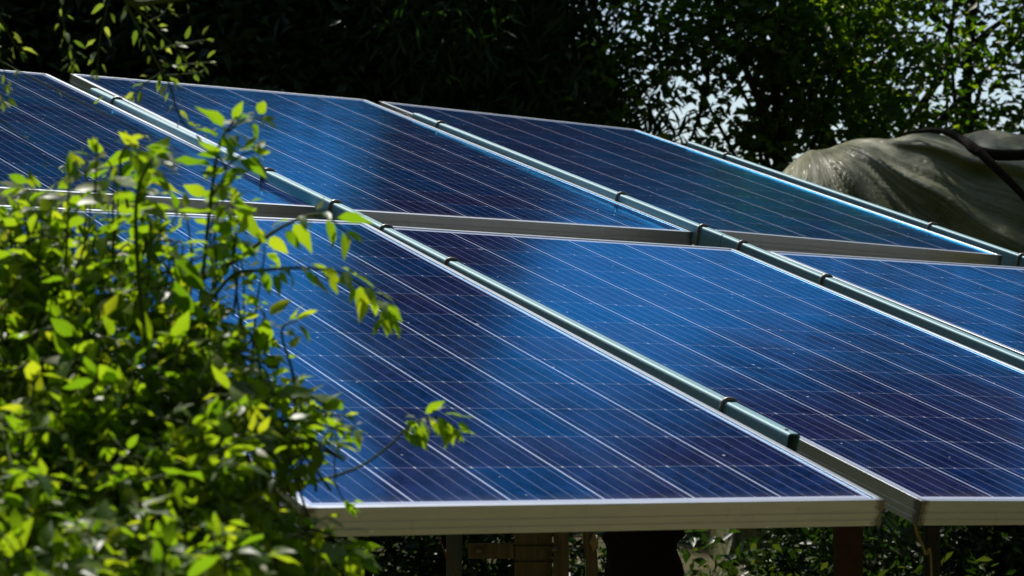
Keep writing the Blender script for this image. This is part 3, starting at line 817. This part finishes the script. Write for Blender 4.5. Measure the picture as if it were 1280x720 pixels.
# pale stones on the ground behind the grey post
# ------------------------------------------------------------------ leafy bush in front of the array
M_BUSH = leaf_mat('bush_leaf', [(0, (0.05, 0.11, 0.012)), (0.35, (0.085, 0.15, 0.016)), (0.75, (0.12, 0.18, 0.022)), (1, (0.17, 0.20, 0.03))], c4(3.25, 3.1, 0.55), rough=0.42, tmix=0.58, spec=0.4)
M_DROOP = leaf_mat('droop_leaf', [(0, (0.08, 0.13, 0.03)), (0.6, (0.14, 0.19, 0.05)), (1, (0.26, 0.28, 0.11))], c4(2.2, 2.3, 0.7), rough=0.45, tmix=0.42)

class Bush:
    def __init__(s, name, label, cat, base, mat, stem_mat):
        s.root = tag(empty(name, loc=base), label, cat); s.b = np.array(base)
        s.C, s.A, s.Wd, s.N, s.S = [], [], [], [], []
        s.stem = MB(); s.mat, s.sm = mat, stem_mat
    def leaf(s, p, a, size, up=(0, 0, 1), roll=.5):
        a = np.array(a, float); a /= np.linalg.norm(a)
        nz = np.array(up, float) + rng.normal(0, roll, 3)
        w = np.cross(nz, a); w /= np.linalg.norm(w) + 1e-9
        s.C.append(np.array(p) - s.b); s.A.append(a); s.Wd.append(w); s.N.append(np.cross(a, w)); s.S.append(size)
    def shoot(s, pts, r0, r1, leaves, size, start=.3, droop=.3, tip=True, pair=True, stems=True):
        sp = spline(pts, 6)
        n = len(sp)
        if stems: s.stem.tube([p - Vector(s.b) for p in sp], [r0 + (r1 - r0) * i / (n - 1) for i in range(n)], 6)
        ph = rng.uniform(0, 6.28)
        for k in range(leaves):
            t = start + (1 - start) * (k + .5) / leaves
            i = min(int(t * (n - 1)), n - 2)
            p = sp[i].lerp(sp[i + 1], t * (n - 1) - i)
            ax = (sp[i + 1] - sp[i]).normalized()
            x = ax.orthogonal().normalized(); y = ax.cross(x)
            ph += 2.4 if not pair else (math.pi if k % 2 else 1.57)
            side = x * math.cos(ph) + y * math.sin(ph)
            d = side * .85 + ax * rng.uniform(.2, .7) + Vector((0, 0, -droop * rng.uniform(.3, 1.6)))
            sz = size * rng.uniform(.55, 1.25)
            s.leaf(np.array(p) + np.array(side) * .006, d, sz)
        if tip:
            for _ in range(3):
                ax = (sp[-1] - sp[-2]).normalized()
                d = ax + Vector(rng.normal(0, .45, 3))
                s.leaf(np.array(sp[-1]), d, size * rng.uniform(.5, .9))
    def finish(s, wide=1.0, fold=.25, curl=.25):
        V, F = ovate_leaves(np.array(s.C), np.array(s.A), np.array(s.Wd), np.array(s.N), np.array(s.S), fold, curl, wide)
        np_obj('foliage', V, F, s.mat, s.root, smooth=True)
        s.stem.build('stems', s.sm, s.root, smooth=True)

def px(l, y, j=0.0):
    return [at(a, b, y + (j * i if j else 0)) for i, (a, b) in enumerate(l)]

def in_poly(x, y, poly):
    c = False
    for i in range(len(poly)):
        x1, y1 = poly[i]; x2, y2 = poly[i - 1]
        if (y1 > y) != (y2 > y) and x < (x2 - x1) * (y - y1) / (y2 - y1) + x1: c = not c
    return c

B = Bush('leafy_bush', 'bright green leafy bush in front of the panels at the left', 'bush', (-.55, 2.85, 0), M_BUSH, M_STEM)
Y0 = 2.9
ground_pt = lambda x, y: Vector((x, y, 0))
# tall leading stems
B.shoot([ground_pt(-.42, 2.9), at(238, 720, Y0), at(243, 560, Y0), at(250, 390, Y0), at(258, 300, Y0), at(272, 190, Y0), at(292, 150, Y0)], .0045, .0014, 16, .042, start=.72)
B.shoot([ground_pt(-.5, 2.8), at(195, 720, 2.75), at(190, 520, 2.75), at(172, 330, 2.75), at(172, 240, 2.75), at(192, 196, 2.75)], .0042, .0013, 14, .04, start=.7)
B.shoot(px([(250, 395), (290, 345), (330, 338), (380, 335), (430, 343), (468, 372), (484, 398)], 2.88), .0026, .001, 32, .028, start=.3, droop=.9)
B.shoot(px([(250, 350), (300, 322), (350, 285), (400, 268), (432, 290)], 2.9), .003, .0012, 13, .036, start=.35, droop=.8)
B.shoot(px([(300, 640), (345, 608), (400, 600), (450, 583), (488, 556), (515, 530), (548, 522), (572, 538)], 2.95), .0022, .0009, 30, .025, start=.66, droop=.9)
B.shoot(px([(420, 599), (418, 575), (424, 560)], 2.95), .001, .0008, 3, .014, start=.5)
B.shoot(px([(417, 599), (428, 622), (440, 633)], 2.95), .001, .0008, 3, .018, start=.5)
B.shoot(px([(142, 330), (141, 270), (142, 228)], 2.8), .002, .001, 4, .035, start=.55)
B.shoot(px([(82, 340), (85, 265), (86, 222)], 2.8), .002, .001, 6, .036, start=.5)
B.shoot(px([(160, 260), (150, 205), (160, 182), (182, 184)], 2.8), .002, .001, 3, .045, start=.6)
B.shoot(px([(118, 260), (120, 215), (121, 192)], 2.8), .0015, .001, 2, .03, start=.7)
B.shoot(px([(275, 215), (300, 195), (318, 190)], 2.9), .0015, .001, 5, .032, start=.3)
B.shoot(px([(262, 250), (282, 215), (272, 195)], 2.9), .0015, .001, 5, .036, start=.3)
B.shoot(px([(285, 165), (305, 150), (328, 148)], 2.9), .0015, .001, 4, .03, start=.3)
B.shoot(px([(330, 640), (362, 560), (368, 480), (352, 415), (372, 400)], 2.95), .003, .001, 14, .03, start=.35)
B.shoot(px([(345, 560), (392, 530), (430, 532), (445, 540)], 2.95), .002, .001, 7, .026, start=.35)
B.shoot(px([(300, 700), (370, 662), (420, 672), (448, 690)], 2.75), .0025, .001, 8, .045, start=.3)
B.shoot(px([(240, 480), (300, 440), (330, 400), (322, 382)], 2.95), .0025, .001, 8, .028, start=.4)
poly = [(-20, 262), (60, 270), (130, 292), (215, 275), (238, 320), (222, 392), (285, 418), (335, 440), (382, 490), (396, 545), (350, 592), (338, 640), (405, 690), (420, 735), (-20, 735)]
for k in range(27):                                                 # thin leafy shoots that rise over the crown of the bush
    x = rng.uniform(5, 335); top = 205 + max(0, (x - 250)) * 1.2 + max(0, 110 - x) * .6 + rng.uniform(0, 75); Y = rng.uniform(2.85, 3.05)
    B.shoot(px([(x + rng.normal(0, 14), top + rng.uniform(110, 170)), (x + rng.normal(0, 6), top + 60), (x, top), (x + rng.normal(0, 16), top - rng.uniform(8, 22))], Y), .0017, .0007, int(rng.integers(9, 15)), rng.choice([.026, .032, .038]), start=.2, droop=.4)
cnt = 0
while cnt < 700:
    x, y = rng.uniform(-20, 440), rng.uniform(255, 735)
    if not in_poly(x, y, poly): continue
    cnt += 1
    Y = 3.06 - max(0, y - 270) / 450 * (.60 if x < 300 else .30) + rng.uniform(-.10, .08)   # the bush bulges towards the path lower down
    p = at(x, y, Y)
    L = rng.uniform(.05, .13)
    if y < 360 and rng.uniform() < .15: continue
    d = Vector((rng.normal(0, .5), rng.normal(0, .5), rng.uniform(.1, 1.2))).normalized()
    B.shoot([p - d * L * .7, p + Vector(rng.normal(0, .01, 3)), p + d * L * .5 + Vector((0, 0, -.02))], .0018, .0009, int(rng.integers(5, 9)), rng.choice([.017, .022, .03, .042]), start=.05, droop=.45)
cnt = 0
while cnt < 220:                                                    # the rest of the bush: left of the picture and down to the ground
    p = Vector((rng.uniform(-1.55, -.2), rng.uniform(2.4, 3.2), rng.uniform(.05, 1.5)))
    if p.z > 1.12 and p.x > -.68: continue
    if p.z > 1.1 and p.x > -.4: continue
    cnt += 1
    d = Vector((rng.normal(0, .6), rng.normal(0, .6), rng.uniform(-.1, 1.0))).normalized(); L = rng.uniform(.08, .18)
    B.shoot([p - d * L, p, p + d * L * .6], .002, .001, 9, .045, start=.05, droop=.45)
for k in range(12):                                                 # main stems from the ground
    x = rng.uniform(-1.2, -.3); y = rng.uniform(2.9, 3.15)
    t = at(rng.uniform(-60, 330), rng.uniform(480, 600), y + .05)
    B.stem.tube([p - Vector(B.b) for p in spline([ground_pt(x, y), ground_pt(x, y).lerp(t, .6) + Vector((rng.normal(0, .04), 0, 0)), t], 5)], [.0055 - .00048 * i for i in range(11)], 6)
B.finish(wide=.54)

# ------------------------------------------------------------------ arching shrub whose thin tips hang in from above
D = Bush('arching_shrub', 'thin-twigged arching shrub whose small-leaved tips hang in at the upper left', 'shrub', (-1.75, 3.5, 0), M_DROOP, M_STEM)
YD = 3.3
def bough(pts, r0, r1):
    sp = spline(pts, 7); D.stem.tube([p - Vector(D.b) for p in sp], [r0 + (r1 - r0) * i / (len(sp) - 1) for i in range(len(sp))], 8)
b0 = Vector((-1.75, 3.5, -.03))
bough([b0, Vector((-1.6, 3.45, 1.2)), Vector((-1.15, 3.35, 2.05)), at(75, -60, YD), at(145, -30, YD), at(165, 3, YD), at(200, 1, YD), at(242, -2, YD)], .018, .001)
bough([b0, Vector((-1.72, 3.45, 1.0)), Vector((-1.35, 3.3, 1.85)), at(-120, -40, 3.25), at(-30, -25, 3.25)], .015, .002)
def twig(l, n, size, y=YD, r=.0011, st=.1):
    D.shoot(px(l, y), r, .0007, n, size, start=st, droop=.25)
twig([(75, -60), (78, 20), (88, 58), (92, 80)], 15, .017, st=.2)
twig([(145, -30), (133, 14), (124, 55), (122, 92)], 13, .017)
twig([(145, -30), (165, 20), (180, 45), (195, 76), (212, 106), (222, 140), (236, 160), (262, 164)], 26, .017, r=.002)
twig([(150, -10), (180, 20), (205, 46), (228, 68)], 12, .017, r=.002)
twig([(195, 62), (230, 55), (258, 50)], 7, .016)
twig([(205, 83), (240, 80), (262, 78)], 8, .015)
twig([(206, 88), (182, 104), (165, 120)], 5, .016)
twig([(205, 95), (235, 92), (248, 90)], 5, .016)
twig([(180, 30), (200, 20), (210, 10)], 5, .014)
twig([(165, 3), (200, 1), (242, -2)], 4, .015)
twig([(-30, -25), (2, 25), (14, 48), (26, 65)], 7, .018, 3.25)
twig([(-30, -25), (-8, 40), (3, 78), (9, 106)], 8, .018, 3.25)
twig([(-40, 150), (-12, 120), (2, 118), (4, 126)], 3, .018, 3.25)
for k in range(60):
    p = Vector((rng.uniform(-1.7, -.72), rng.uniform(3.2, 3.7), rng.uniform(1.4, 2.4)))
    if p.x > -.8 and p.z < 2.0: continue
    D.shoot([p, p + Vector((rng.normal(.05, .06), rng.normal(0, .06), -.08)), p + Vector((rng.normal(.1, .08), rng.normal(0, .1), -.25))], .0016, .0007, 12, .018, start=.1)
D.finish(wide=.40, curl=.2)
